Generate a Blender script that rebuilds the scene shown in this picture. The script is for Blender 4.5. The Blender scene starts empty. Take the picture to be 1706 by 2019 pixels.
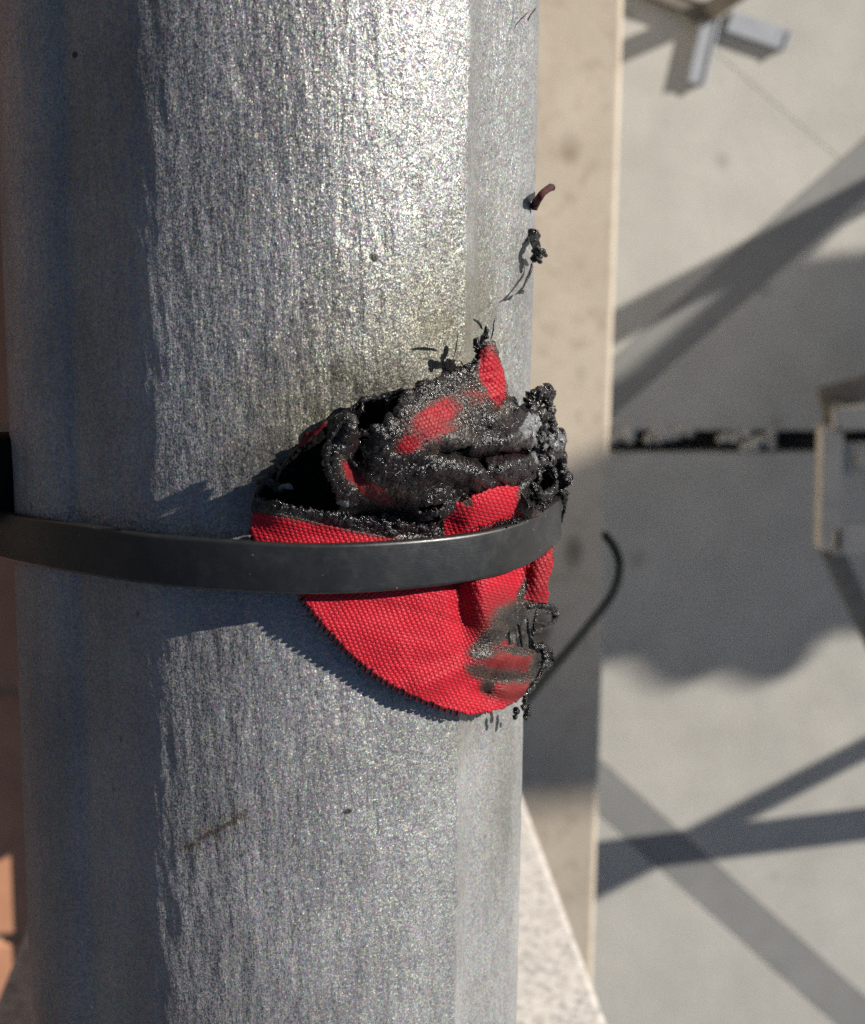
import bpy, bmesh, math, random
import numpy as np
from mathutils import Vector, Matrix

random.seed(7)
rng = np.random.default_rng(7)
SC = bpy.context.scene
COL = SC.collection

# ------------------------------------------------------------------ camera
# photograph 1706 x 2019: the rail runs along world Y, the lens looks almost straight down on it
PW, PH, FPX = 1706.0, 2019.0, 3030.0
ZP = 2.19                      # rail axis above the pavement (pavement = 0)
R = 0.035                      # rail radius
def _n(v): return v / np.linalg.norm(v)
d_c = _n(np.array([-193., 16790., FPX]))            # rail direction (world -Y) seen by the camera
n_c = np.array([-237., -550., FPX]); n_c = _n(n_c - d_c * np.dot(n_c, d_c))   # nadir (world -Z)
x_c = np.cross(d_c, n_c)
RIGHT = np.array([x_c[0], -d_c[0], -n_c[0]])
DOWN = np.array([x_c[1], -d_c[1], -n_c[1]])
FWD = np.array([x_c[2], -d_c[2], -n_c[2]])
CAM = np.array([0.00507, 0.0, ZP + 0.2135])

cam_d = bpy.data.cameras.new('camera')
cam = bpy.data.objects.new('camera', cam_d); COL.objects.link(cam)
M = Matrix(((RIGHT[0], -DOWN[0], -FWD[0], CAM[0]), (RIGHT[1], -DOWN[1], -FWD[1], CAM[1]),
            (RIGHT[2], -DOWN[2], -FWD[2], CAM[2]), (0, 0, 0, 1)))
cam.matrix_world = M
cam_d.sensor_fit = 'HORIZONTAL'; cam_d.sensor_width = 36.0
cam_d.lens = 36.0 * FPX / PW
cam_d.clip_start = 0.01; cam_d.clip_end = 500
cam_d.dof.use_dof = True
cam_d.dof.focus_distance = 0.187
cam_d.dof.aperture_fstop = cam_d.lens / 1.35         # aperture about one millimetre
SC.camera = cam

# ------------------------------------------------------------------ sky, sun, exposure
SUN_E, SUN_A = math.radians(19.5), math.radians(28)   # elevation; azimuth from +X towards +Y
S = np.array([math.cos(SUN_E) * math.cos(SUN_A), math.cos(SUN_E) * math.sin(SUN_A), math.sin(SUN_E)])
w = bpy.data.worlds.new('World'); SC.world = w; w.use_nodes = True
wn = w.node_tree; wn.nodes.clear()
sky = wn.nodes.new('ShaderNodeTexSky'); sky.sky_type = 'NISHITA'; sky.sun_disc = False
sky.dust_density = 0.5; sky.ozone_density = 3.6; sky.sun_elevation = SUN_E; sky.sun_rotation = math.pi / 2 - SUN_A
bg = wn.nodes.new('ShaderNodeBackground'); bg.inputs['Strength'].default_value = 0.05
wo = wn.nodes.new('ShaderNodeOutputWorld')
wn.links.new(sky.outputs[0], bg.inputs[0]); wn.links.new(bg.outputs[0], wo.inputs[0])
sun_d = bpy.data.lights.new('sun', 'SUN'); sun_d.energy = 5.0; sun_d.angle = math.radians(0.5); sun_d.color = (1, 0.94, 0.855)
sun = bpy.data.objects.new('sun', sun_d); COL.objects.link(sun)
sun.rotation_euler = Vector(S).to_track_quat('Z', 'Y').to_euler()
sun.location = (3, 3, 6)
vs = SC.view_settings
vs.view_transform = 'Standard'; vs.look = 'None'; vs.gamma = 1; vs.use_curve_mapping = False
vs.exposure = 0.62
SC.render.engine = 'CYCLES'
SC.cycles.use_denoising = False
SC.cycles.max_bounces = 6

# ------------------------------------------------------------------ projection helpers (photograph pixel -> place)
def ray(px, py):
    px = np.asarray(px, float); py = np.asarray(py, float)
    return ((px - PW / 2)[..., None] * RIGHT + (py - PH / 2)[..., None] * DOWN + FPX * FWD)
def on_pole(px, py, h):
    """point seen at a pixel, h metres proud of the round rail (closest approach where the ray misses)"""
    D = ray(px, py); h = np.broadcast_to(np.asarray(h, float), D.shape[:-1])
    cx, cz = CAM[0], CAM[2] - ZP
    a = D[..., 0] ** 2 + D[..., 2] ** 2
    b = cx * D[..., 0] + cz * D[..., 2]
    c = cx * cx + cz * cz - (R + h) ** 2
    t = -b / a - np.sqrt(np.maximum(b * b - a * c, 0)) / a
    return CAM + t[..., None] * D
def on_plane(px, py, z):
    D = ray(px, py); t = (z - CAM[2]) / D[..., 2]
    return CAM + t[..., None] * D
def at_x(px, py, x):
    D = ray(px, py); t = (x - CAM[0]) / D[..., 0]
    return CAM + t[..., None] * D

# ------------------------------------------------------------------ noise
def _h(ix, iy, iz, seed):
    v = (ix.astype(np.int64) * 374761393 + iy.astype(np.int64) * 668265263 + iz.astype(np.int64) * 2147483647 + seed * 1274126177) & 0xFFFFFFFF
    v = ((v ^ (v >> 13)) * 1274126177) & 0xFFFFFFFF
    v = ((v ^ (v >> 16)) * 2246822519) & 0xFFFFFFFF
    return ((v ^ (v >> 15)) & 0xFFFFFF) / float(0xFFFFFF)
def noise(x, y, z=None, seed=0):
    x = np.asarray(x, float); y = np.asarray(y, float); z = np.zeros_like(x) if z is None else np.asarray(z, float)
    xi, yi, zi = np.floor(x), np.floor(y), np.floor(z)
    fx, fy, fz = x - xi, y - yi, z - zi
    sx, sy, sz = [f * f * f * (f * (f * 6 - 15) + 10) for f in (fx, fy, fz)]
    r = 0
    for dx in (0, 1):
        for dy in (0, 1):
            for dz in (0, 1):
                r = r + _h(xi + dx, yi + dy, zi + dz, seed) * (sx if dx else 1 - sx) * (sy if dy else 1 - sy) * (sz if dz else 1 - sz)
    return r * 2 - 1
def fbm(x, y, z=None, seed=0, oct=4, gain=0.5):
    r, a, s = 0, 1.0, 0
    for k in range(oct):
        f = 2.03 ** k
        r = r + a * noise(x * f, y * f, None if z is None else z * f, seed + 17 * k); s += a; a *= gain
    return r / s
def sstep(a, b, x):
    t = np.clip((x - a) / (b - a), 0, 1); return t * t * (3 - 2 * t)
def sdf(px, py, poly):
    """signed distance to a polygon in pixels, negative inside"""
    d = np.full(px.shape, 1e18); s = np.ones(px.shape)
    n = len(poly)
    for i in range(n):
        ax, ay = poly[i]; bx, by = poly[i - 1]
        ex, ey = bx - ax, by - ay
        wx, wy = px - ax, py - ay
        t = np.clip((wx * ex + wy * ey) / (ex * ex + ey * ey + 1e-9), 0, 1)
        d = np.minimum(d, (wx - ex * t) ** 2 + (wy - ey * t) ** 2)
        c1 = py >= ay; c2 = py < by; c3 = ex * wy > ey * wx
        f = (c1 & c2 & c3) | (~c1 & ~c2 & ~c3)
        s = np.where(f, -s, s)
    return s * np.sqrt(d)
def blobs(px, py, lst, soft=0.7):
    """soft ellipses (x, y, rx, ry, degrees, value): the strongest wins"""
    r = np.zeros(px.shape)
    for x, y, rx, ry, ang, v in lst:
        a = math.radians(ang); c, s = math.cos(a), math.sin(a)
        u = ((px - x) * c + (py - y) * s) / rx; q = (-(px - x) * s + (py - y) * c) / ry
        r = np.maximum(r, v * np.clip(1 + soft / 2 - np.sqrt(u * u + q * q), 0, soft) / soft)
    return r

# ------------------------------------------------------------------ mesh helpers
def tag(o, label=None, cat=None, group=None, kind=None):
    if label: o['label'] = label
    if cat: o['category'] = cat
    if group: o['group'] = group
    if kind: o['kind'] = kind
    return o
def link(name, me, mat, parent=None, smooth=False):
    o = bpy.data.objects.new(name, me); COL.objects.link(o)
    if mat is not None: me.materials.append(mat)
    if parent is not None:
        o.parent = parent; o.matrix_parent_inverse = parent.matrix_world.inverted()
    if smooth: me.polygons.foreach_set('use_smooth', np.ones(len(me.polygons), bool))
    return o
def empty(name, loc):
    o = bpy.data.objects.new(name, None); COL.objects.link(o); o.location = loc
    o.matrix_world = Matrix.Translation(loc); o.empty_display_size = 0.05
    return o
def arr_mesh(name, V, F):
    me = bpy.data.meshes.new(name)
    V = np.asarray(V, np.float32); F = np.asarray(F, np.int32)
    k = F.shape[1]
    me.vertices.add(len(V)); me.vertices.foreach_set('co', V.ravel())
    me.loops.add(F.size); me.loops.foreach_set('vertex_index', F.ravel())
    me.polygons.add(len(F)); me.polygons.foreach_set('loop_start', np.arange(0, F.size, k, dtype=np.int32))
    me.polygons.foreach_set('loop_total', np.full(len(F), k, np.int32))
    me.update(calc_edges=True); me.validate()
    return me
def attr(me, name, v):
    a = me.attributes.new(name, 'FLOAT', 'POINT'); a.data.foreach_set('value', np.asarray(v, np.float32))
def bm_mesh(name, bm):
    bmesh.ops.recalc_face_normals(bm, faces=bm.faces)
    me = bpy.data.meshes.new(name); bm.to_mesh(me); bm.free(); return me
def add_box(bm, lo, hi, bev=0.0, seg=2):
    r = bmesh.ops.create_cube(bm, size=1)
    for v in r['verts']:
        v.co = Vector([(l + h) / 2 + c * (h - l) for l, h, c in zip(lo, hi, v.co)])
    if bev:
        es = {e for v in r['verts'] for e in v.link_edges}
        bmesh.ops.bevel(bm, geom=list(es), offset=bev, segments=seg, affect='EDGES', profile=0.5)
def add_bar(bm, a, b, wdt, hgt, bev=0.002, up=(0, 0, 1)):
    """square tube from a to b"""
    a, b = Vector(a), Vector(b); d = (b - a); L = d.length; d.normalize()
    s = d.cross(Vector(up));
    if s.length < 1e-4: s = d.cross(Vector((1, 0, 0)))
    s.normalize(); u = s.cross(d).normalized()
    r = bmesh.ops.create_cube(bm, size=1); vs_ = r['verts']
    for v in vs_:
        v.co = a + d * ((v.co.x + .5) * L) + s * (v.co.y * wdt) + u * (v.co.z * hgt)
    if bev:
        es = {e for v in vs_ for e in v.link_edges}
        bmesh.ops.bevel(bm, geom=list(es), offset=bev, segments=2, affect='EDGES', profile=0.5)
def tube_arrays(P, rad, seg=10, lump=0.0, seed=0, lumpscale=1500.0):
    """round tube along points P with radii, ends closed to a point, optional lumpy noise"""
    P = np.asarray(P, float); rad = np.asarray(rad, float); n = len(P)
    T = np.gradient(P, axis=0); T /= np.linalg.norm(T, axis=1)[:, None] + 1e-12
    ref = np.array([0.31, 0.22, 0.92]); A = np.cross(T, ref); A /= np.linalg.norm(A, axis=1)[:, None] + 1e-12
    B = np.cross(T, A)
    th = np.linspace(0, 2 * np.pi, seg, endpoint=False)
    V = P[:, None, :] + rad[:, None, None] * (np.cos(th)[None, :, None] * A[:, None, :] + np.sin(th)[None, :, None] * B[:, None, :])
    if lump:
        q = V * lumpscale
        f = 1 + lump * fbm(q[..., 0], q[..., 1], q[..., 2], seed, 3)
        V = P[:, None, :] + (V - P[:, None, :]) * f[..., None]
    V = V.reshape(-1, 3)
    F = []
    for i in range(n - 1):
        for j in range(seg):
            k = (j + 1) % seg
            F.append((i * seg + j, i * seg + k, (i + 1) * seg + k, (i + 1) * seg + j))
    return V, np.array(F)
def resample(P, n):
    P = np.asarray(P, float)
    # Catmull-Rom through the points
    Q = np.vstack([2 * P[0] - P[1], P, 2 * P[-1] - P[-2]])
    t = np.linspace(0, len(P) - 1, n); i = np.minimum(t.astype(int), len(P) - 2); f = (t - i)[:, None]
    p0, p1, p2, p3 = Q[i], Q[i + 1], Q[i + 2], Q[i + 3]
    return 0.5 * (2 * p1 + (p2 - p0) * f + (2 * p0 - 5 * p1 + 4 * p2 - p3) * f ** 2 + (3 * p1 - p0 - 3 * p2 + p3) * f ** 3)
_ICO = {}
def ico(sub):
    if sub not in _ICO:
        bm = bmesh.new(); bmesh.ops.create_icosphere(bm, subdivisions=sub, radius=1)
        V = np.array([v.co[:] for v in bm.verts]); F = np.array([[v.index for v in f.verts] for f in bm.faces]); bm.free()
        _ICO[sub] = (V, F)
    return _ICO[sub]
def lumps(centres, radii, sub=2, amp=0.5, seed=0, squash=None):
    V0, F0 = ico(sub); Vs, Fs = [], []
    for k, (c, r) in enumerate(zip(centres, radii)):
        q = V0 * 1.7 + 9.1 * k
        f = 1 + amp * fbm(q[:, 0], q[:, 1], q[:, 2], seed, 3)
        s = 1 + 0.35 * (rng.random(3) - .5)
        Vs.append(np.asarray(c) + r * V0 * f[:, None] * s); Fs.append(F0 + k * len(V0))
    return np.vstack(Vs), np.vstack(Fs)
def join(parts):
    Vs, Fs, o = [], [], 0
    for V, F in parts:
        F = np.asarray(F)
        if F.shape[1] == 4: F = np.vstack([F[:, [0, 1, 2]], F[:, [0, 2, 3]]])
        Vs.append(V); Fs.append(F + o); o += len(V)
    return np.vstack(Vs), np.vstack(Fs)

# ------------------------------------------------------------------ materials
class NT:
    def __init__(s, name):
        s.m = bpy.data.materials.new(name); s.m.use_nodes = True; s.t = s.m.node_tree; s.t.nodes.clear()
        s.out = s.add('ShaderNodeOutputMaterial'); s.p = s.add('ShaderNodeBsdfPrincipled')
        s.t.links.new(s.p.outputs[0], s.out.inputs[0])
    def add(s, t, **k):
        n = s.t.nodes.new(t)
        for a, b in k.items(): setattr(n, a, b)
        return n
    def set(s, sock, v):
        if hasattr(v, 'bl_idname') or isinstance(v, bpy.types.NodeSocket): s.t.links.new(v, sock)
        else: sock.default_value = v
    def P(s, **k):
        for a, v in k.items(): s.set(s.p.inputs[a.replace('_', ' ')], v)
    def coord(s, scale=(1, 1, 1), rot=(0, 0, 0), kind='Object'):
        c = s.add('ShaderNodeTexCoord'); mp = s.add('ShaderNodeMapping')
        mp.inputs['Scale'].default_value = scale; mp.inputs['Rotation'].default_value = rot
        s.t.links.new(c.outputs[kind], mp.inputs[0]); return mp.outputs[0]
    def noise(s, vec, scale, detail=4, rough=0.55, dist=0.0):
        n = s.add('ShaderNodeTexNoise'); s.set(n.inputs['Vector'], vec); n.inputs['Scale'].default_value = scale
        n.inputs['Detail'].default_value = detail; n.inputs['Roughness'].default_value = rough; n.inputs['Distortion'].default_value = dist
        return n.outputs['Fac']
    def voro(s, vec, scale, out='Color', feature='F1'):
        n = s.add('ShaderNodeTexVoronoi'); n.feature = feature; s.set(n.inputs['Vector'], vec); n.inputs['Scale'].default_value = scale
        return n.outputs[out]
    def ramp(s, fac, stops):
        n = s.add('ShaderNodeValToRGB'); s.set(n.inputs[0], fac); e = n.color_ramp.elements
        while len(e) < len(stops): e.new(0.5)
        for i, (p, c) in enumerate(stops):
            e[i].position = p; e[i].color = (c, c, c, 1) if np.isscalar(c) else (*c, 1)
        return n.outputs[0]
    def mix(s, f, a, b, mode='MIX'):
        n = s.add('ShaderNodeMix', data_type='RGBA', blend_type=mode)
        s.set(n.inputs[0], f)
        for i, v in ((6, a), (7, b)):
            if isinstance(v, tuple) and len(v) == 3: v = (*v, 1)
            s.set(n.inputs[i], v)
        return n.outputs[2]
    def math(s, op, a, b=0.0, c=0.0):
        n = s.add('ShaderNodeMath', operation=op); s.set(n.inputs[0], a); s.set(n.inputs[1], b); s.set(n.inputs[2], c); return n.outputs[0]
    def vmath(s, op, a, b=(0, 0, 0), sc=None):
        n = s.add('ShaderNodeVectorMath', operation=op); s.set(n.inputs[0], a); s.set(n.inputs[1], b)
        if sc is not None: s.set(n.inputs['Scale'], sc)
        return n.outputs[0]
    def bump(s, h, strength=0.5, dist=0.001, normal=None):
        n = s.add('ShaderNodeBump'); s.set(n.inputs['Height'], h); n.inputs['Strength'].default_value = strength
        n.inputs['Distance'].default_value = dist
        if normal is not None: s.set(n.inputs['Normal'], normal)
        return n.outputs[0]
    def attr(s, name):
        n = s.add('ShaderNodeAttribute'); n.attribute_name = name; return n.outputs['Fac']
    def flakes(s, vec, scale, k, normal):
        """every small crystal facet leans its own way"""
        c = s.voro(vec, scale)
        r = s.vmath('SCALE', s.vmath('SUBTRACT', c, (0.5, 0.5, 0.5)), sc=k)
        return s.vmath('NORMALIZE', s.vmath('ADD', normal, r)), c

def mat_galv(marks=False):
    n = NT('galvanised_steel'); o = n.coord()
    streak = n.coord(scale=(1, 0.24, 1), rot=(0, 0, math.radians(-5)))
    s1 = n.noise(streak, 800, 5, 0.62); s2 = n.noise(o, 1500, 3, 0.6); s3 = n.noise(streak, 240, 3, 0.5)
    pits = n.ramp(n.voro(n.coord(scale=(1, 0.45, 1)), 330, 'Distance'), [(0.03, 0.0), (0.12, 1.0)])
    gate = n.ramp(n.noise(o, 130, 2), [(0.52, 0.0), (0.6, 1.0)])
    pit = n.math('MULTIPLY', n.math('SUBTRACT', 1.0, pits), gate)
    h = n.math('ADD', n.math('ADD', n.math('MULTIPLY', s1, 1.1), n.math('MULTIPLY', s2, 0.55)), n.math('MULTIPLY', s3, 0.8))
    h = n.math('SUBTRACT', h, n.math('MULTIPLY', pit, 0.5))
    b = n.bump(h, 1.0, 0.00023)
    nn, c1 = n.flakes(o, 6800, 0.34, b)
    nn2, c2 = n.flakes(o, 3300, 0.16, nn)
    dark = n.noise(streak, 120, 4, 0.6)
    base = n.ramp(dark, [(0.3, (0.27, 0.269, 0.272)), (0.7, (0.385, 0.384, 0.388))])
    tint = n.mix(0.24, base, c1, 'OVERLAY')
    fine = n.ramp(n.noise(o, 2600, 2, 0.6), [(0.35, 0.78), (0.6, 1.08)])
    tint = n.mix(1.0, tint, fine, 'MULTIPLY')
    patch = n.ramp(n.noise(o, 55, 4, 0.6), [(0.35, 0.86), (0.65, 1.08)])
    tint = n.mix(1.0, tint, patch, 'MULTIPLY')
    tint = n.mix(n.math('MULTIPLY', pit, 0.75), tint, (0.045, 0.042, 0.042))
    if marks:
        def near(px, py, rx, ry):
            c = on_pole(px, py, 0.0) - np.array([0, 0, ZP])
            v = n.vmath('SUBTRACT', o, tuple(c)); v = n.vmath('MULTIPLY', v, (1 / rx, 1 / ry, 1 / rx))
            l = n.add('ShaderNodeVectorMath', operation='LENGTH'); n.set(l.inputs[0], v); return l.outputs['Value']
        # yellowish smoke stain round the burnt cloth, with two near-black spots
        for px, py, rx, ry, k in ((830, 690, 0.021, 0.016, 0.6), (980, 600, 0.016, 0.020, 0.38), (620, 850, 0.018, 0.012, 0.6), (930, 1440, 0.010, 0.007, 0.35), (1010, 1560, 0.008, 0.02, 0.3), (760, 775, 0.012, 0.006, 0.7), (520, 930, 0.008, 0.006, 0.6)):
            d = n.math('ADD', near(px, py, rx, ry), n.math('MULTIPLY', n.math('SUBTRACT', n.noise(o, 230, 4, 0.65), 0.5), 0.9))
            tint = n.mix(n.ramp(d, [(0.15, k), (1.0, 0.0)]), tint, (0.155, 0.14, 0.085) if py not in (775, 930) else (0.035, 0.032, 0.028))
        # rusty scratch low on the left and a few dark nicks
        a_, b_ = on_pole(352, 1680, 0.0), on_pole(492, 1598, 0.0); cc = (a_ + b_) / 2 - np.array([0, 0, ZP]); dd = (b_ - a_)[:2]; L = np.linalg.norm(dd); dd = dd / L
        q = n.vmath('SUBTRACT', o, tuple(cc))
        def dot(v):
            m_ = n.add('ShaderNodeVectorMath', operation='DOT_PRODUCT'); n.set(m_.inputs[0], q); m_.inputs[1].default_value = v; return m_.outputs['Value']
        al, ac = dot((dd[0], dd[1], 0)), dot((-dd[1], dd[0], 0))
        ac = n.math('ADD', ac, n.math('MULTIPLY', n.math('SUBTRACT', n.noise(o, 300, 3), 0.5), 0.0016))
        for wid, k, colr in ((0.0022, 0.35, (0.15, 0.125, 0.07)), (0.0005, 0.75, (0.10, 0.055, 0.025))):
            m1 = n.ramp(n.math('DIVIDE', n.math('ABSOLUTE', ac), wid), [(0.35, 1.0), (1.0, 0.0)])
            m2 = n.ramp(n.math('DIVIDE', n.math('ABSOLUTE', al), L * 0.55), [(0.7, k), (1.0, 0.0)])
            tint = n.mix(n.math('MULTIPLY', n.math('MULTIPLY', m1, m2), n.ramp(n.noise(o, 700, 4, 0.7), [(0.35, 0.25), (0.6, 1.0)])), tint, colr)
        for px, py, r_ in ((150, 108, .00065), (685, 1600, .0006), (738, 508, .0007), (130, 195, .0004), (6, 285, .0005), (305, 1380, .0004), (240, 1555, .0004), (160, 1750, .0005), (150, 1645, .0005)):
            tint = n.mix(n.ramp(near(px, py, r_, r_ * 0.8), [(0.6, 0.9), (1.2, 0.0)]), tint, (0.02, 0.018, 0.018))
    n.P(Base_Color=tint, Metallic=0.52, Roughness=n.ramp(n.noise(o, 700, 2), [(0.3, 0.44), (0.7, 0.60)]), Normal=nn2)
    if 'Diffuse Roughness' in n.p.inputs: n.p.inputs['Diffuse Roughness'].default_value = 1.0
    return n.m

def mat_simple(name, col, rough=0.6, metal=0.0, var=0.25, scale=40, bump=0.15, bscale=300, bdist=0.001, **k):
    n = NT(name); o = n.coord()
    f = n.noise(o, scale, 5, 0.6)
    lo = tuple(c * (1 - var) for c in col); hi = tuple(min(1, c * (1 + var)) for c in col)
    n.P(Base_Color=n.ramp(f, [(0.3, lo), (0.7, hi)]), Metallic=metal, Roughness=rough, Normal=n.bump(n.noise(o, bscale, 4), bump, bdist), **k)
    return n.m

def mat_cloth():
    n = NT('red_woven_polyester'); o = n.coord()
    ch, ash, melt = n.attr('char'), n.attr('ash'), n.attr('melt')
    wv = n.attr('weave')
    red = n.ramp(wv, [(0.0, (0.06, 0.0015, 0.004)), (0.4, (0.25, 0.0042, 0.0125)), (1.0, (0.43, 0.010, 0.024))])
    red = n.mix(n.math('MULTIPLY', melt, 0.75), red, n.ramp(n.noise(o, 900, 3), [(0.3, (0.04, 0.007, 0.006)), (0.7, (0.10, 0.020, 0.017))]))
    grime = n.noise(o, 2600, 3, 0.7)
    blk = n.ramp(grime, [(0.35, (0.004, 0.004, 0.0045)), (0.65, (0.009, 0.009, 0.009)), (0.85, (0.04, 0.038, 0.035))])
    cn = n.math('ADD', ch, n.math('MULTIPLY', n.math('SUBTRACT', n.noise(o, 2300, 4, 0.75), 0.5), 0.85))
    sco = n.ramp(cn, [(0.20, 0.0), (0.48, 1.0)])                     # scorched brown first, then black
    chm = n.ramp(cn, [(0.52, 0.0), (0.80, 1.0)])
    col = n.mix(sco, red, n.ramp(grime, [(0.35, (0.016, 0.010, 0.008)), (0.7, (0.062, 0.048, 0.037))]))
    col = n.mix(chm, col, blk)
    ashm = n.ramp(n.math('ADD', ash, n.math('MULTIPLY', n.math('SUBTRACT', n.noise(o, 1800, 3, 0.7), 0.5), 0.9)), [(0.45, 0.0), (0.7, 1.0)])
    col = n.mix(ashm, col, n.ramp(grime, [(0.3, (0.07, 0.075, 0.08)), (0.7, (0.22, 0.23, 0.24))]))
    fib = n.noise(n.coord(scale=(1, 1, 1)), 5200, 2, 0.6)
    bl = n.math('ADD', n.math('MULTIPLY', fib, 0.35), n.math('MULTIPLY', n.math('MULTIPLY', n.noise(o, 2400, 4, 0.65), sco), 1.1))
    b = n.bump(bl, 0.8, 0.00016)
    nn, c = n.flakes(o, 3400, 0.5, b)
    nn = n.mix(sco, b, nn)
    rough = n.mix(sco, (0.5,) * 3, n.ramp(n.noise(o, 1500, 2), [(0.35, 0.15), (0.65, 0.38)]))
    n.P(Base_Color=col, Roughness=rough, Normal=nn)
    n.set(n.p.inputs['Specular IOR Level'], n.mix(sco, (0.22,) * 3, (0.5,) * 3))
    n.p.inputs['Sheen Weight'].default_value = 0.03
    n.p.inputs['Sheen Tint'].default_value = (1, 0.35, 0.35, 1)
    return n.m

def mat_char():
    n = NT('melted_char'); o = n.coord()
    g = n.noise(o, 1500, 4, 0.65)
    col = n.ramp(g, [(0.35, (0.004, 0.004, 0.0045)), (0.6, (0.011, 0.011, 0.0115)), (0.8, (0.05, 0.049, 0.047))])
    b = n.bump(n.noise(o, 2600, 4, 0.65), 0.9, 0.0002)
    nn, c = n.flakes(o, 3000, 0.7, b)
    n.P(Base_Color=col, Roughness=n.ramp(n.noise(o, 1300, 2), [(0.35, 0.14), (0.65, 0.36)]), Normal=nn)
    n.p.inputs['Specular IOR Level'].default_value = 0.4
    return n.m

def mat_shaded_red():
    n = NT('shaded_red_cloth'); o = n.coord()  # shaded copy of the red, the stub's shade put into it
    n.P(Base_Color=n.ramp(n.noise(o, 1500, 4, 0.7), [(0.35, (0.015, 0.003, 0.003)), (0.65, (0.06, 0.005, 0.006))]), Roughness=0.9, Normal=n.bump(n.noise(o, 3000, 3), 0.6, 0.0002))
    return n.m

def mat_shade_black():
    n = NT('cavity_shade'); o = n.coord()  # near-black stands for the shade inside the cloth's hollows
    n.P(Base_Color=n.ramp(n.noise(o, 1500, 3), [(0.4, (0.0025, 0.0025, 0.0025)), (0.8, (0.008, 0.008, 0.008))]), Roughness=0.95, Normal=n.bump(n.noise(o, 2000, 3), 0.5, 0.0002))
    n.p.inputs['Specular IOR Level'].default_value = 0.1
    return n.m

def mat_ash():
    n = NT('grey_ash'); o = n.coord()
    n.P(Base_Color=n.ramp(n.noise(o, 2200, 3), [(0.3, (0.05, 0.052, 0.055)), (0.7, (0.20, 0.205, 0.205))]), Roughness=0.8, Normal=n.bump(n.noise(o, 3000, 3), 0.7, 0.0002))
    return n.m

def mat_tie():
    n = NT('black_nylon'); o = n.coord()
    sp = n.voro(o, 900, 'Distance'); dots = n.ramp(sp, [(0.05, 1.0), (0.09, 0.0)])
    keep = n.ramp(n.voro(o, 900, 'Color'), [(0.66, 0.0), (0.68, 1.0)])
    dm = n.math('MULTIPLY', dots, keep)
    f = n.noise(n.coord(scale=(1, 1, 1)), 90, 4, 0.6)
    base = n.ramp(f, [(0.3, (0.008, 0.0085, 0.009)), (0.7, (0.018, 0.0185, 0.019))])
    dust = n.ramp(n.noise(o, 420, 5, 0.75), [(0.5, 0.0), (0.8, 0.22)])
    base = n.mix(dust, base, (0.09, 0.088, 0.085))
    col = n.mix(n.math('MULTIPLY', dm, 0.7), base, (0.30, 0.28, 0.25))
    fine = n.noise(n.coord(scale=(1, 6, 1)), 1400, 3)
    n.P(Base_Color=col, Roughness=n.ramp(n.noise(o, 260, 4, 0.7), [(0.3, 0.30), (0.7, 0.46)]), Normal=n.bump(fine, 0.22, 0.0001))
    n.p.inputs['Specular IOR Level'].default_value = 0.55
    return n.m

def mat_paving(name, c0, c1, c2, spots=0.12):
    n = NT(name); o = n.coord()
    f1 = n.noise(o, 2.2, 5, 0.6); f2 = n.noise(o, 14, 5, 0.65); f3 = n.noise(o, 160, 3, 0.6)
    col = n.ramp(f1, [(0.3, c0), (0.5, c1), (0.7, c2)])
    col = n.mix(0.35, col, n.ramp(f2, [(0.35, tuple(c * 0.82 for c in c1)), (0.65, tuple(min(1, c * 1.15) for c in c1))]))
    st = n.ramp(n.voro(o, 9, 'Distance'), [(0.05, 1.0), (0.16, 0.0)])
    stg = n.ramp(n.noise(o, 5, 2), [(0.5, 0.0), (0.6, 1.0)])
    col = n.mix(n.math('MULTIPLY', n.math('MULTIPLY', st, stg), spots * 4), col, (0.12, 0.115, 0.1))
    col = n.mix(n.math('MULTIPLY', n.ramp(n.noise(o, 26, 4, 0.7), [(0.62, 0.0), (0.75, 1.0)]), spots * 2), col, (0.2, 0.19, 0.17))
    n.P(Base_Color=col, Roughness=0.8, Normal=n.bump(n.math('ADD', f3, n.math('MULTIPLY', f2, 0.6)), 0.35, 0.002))
    return n.m

def mat_granite():
    n = NT('pale_granite'); o = n.coord()
    v = n.voro(o, 420, 'Color'); v2 = n.noise(o, 260, 4, 0.7)
    col = n.ramp(v, [(0.0, (0.30, 0.29, 0.28)), (0.25, (0.40, 0.37, 0.345)), (0.55, (0.52, 0.485, 0.45)), (1.0, (0.60, 0.565, 0.53))])
    col = n.mix(n.ramp(v2, [(0.56, 0.0), (0.66, 0.75)]), col, (0.21, 0.21, 0.215))
    n.P(Base_Color=col, Roughness=0.6, Normal=n.bump(n.noise(o, 300, 3), 0.25, 0.0006))
    return n.m

def mat_coping():
    n = NT('beige_stone'); o = n.coord()
    f = n.noise(o, 12, 5, 0.65); f2 = n.noise(o, 75, 4, 0.7)
    col = n.ramp(f, [(0.3, (0.43, 0.36, 0.275)), (0.7, (0.54, 0.462, 0.362))])
    col = n.mix(n.ramp(f2, [(0.52, 0.0), (0.72, 0.7)]), col, (0.33, 0.26, 0.175))
    st = n.math('MULTIPLY', n.ramp(n.voro(n.coord(scale=(1, 0.6, 1)), 21, 'Distance'), [(0.1, 1.0), (0.24, 0.0)]), n.ramp(n.noise(o, 9, 3), [(0.44, 0.0), (0.52, 1.0)]))
    col = n.mix(n.math('MULTIPLY', st, 0.85), col, n.ramp(f2, [(0.4, (0.07, 0.055, 0.04)), (0.7, (0.25, 0.16, 0.08))]))
    n.P(Base_Color=col, Roughness=0.75, Normal=n.bump(n.noise(o, 200, 4), 0.3, 0.001))
    return n.m

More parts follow.
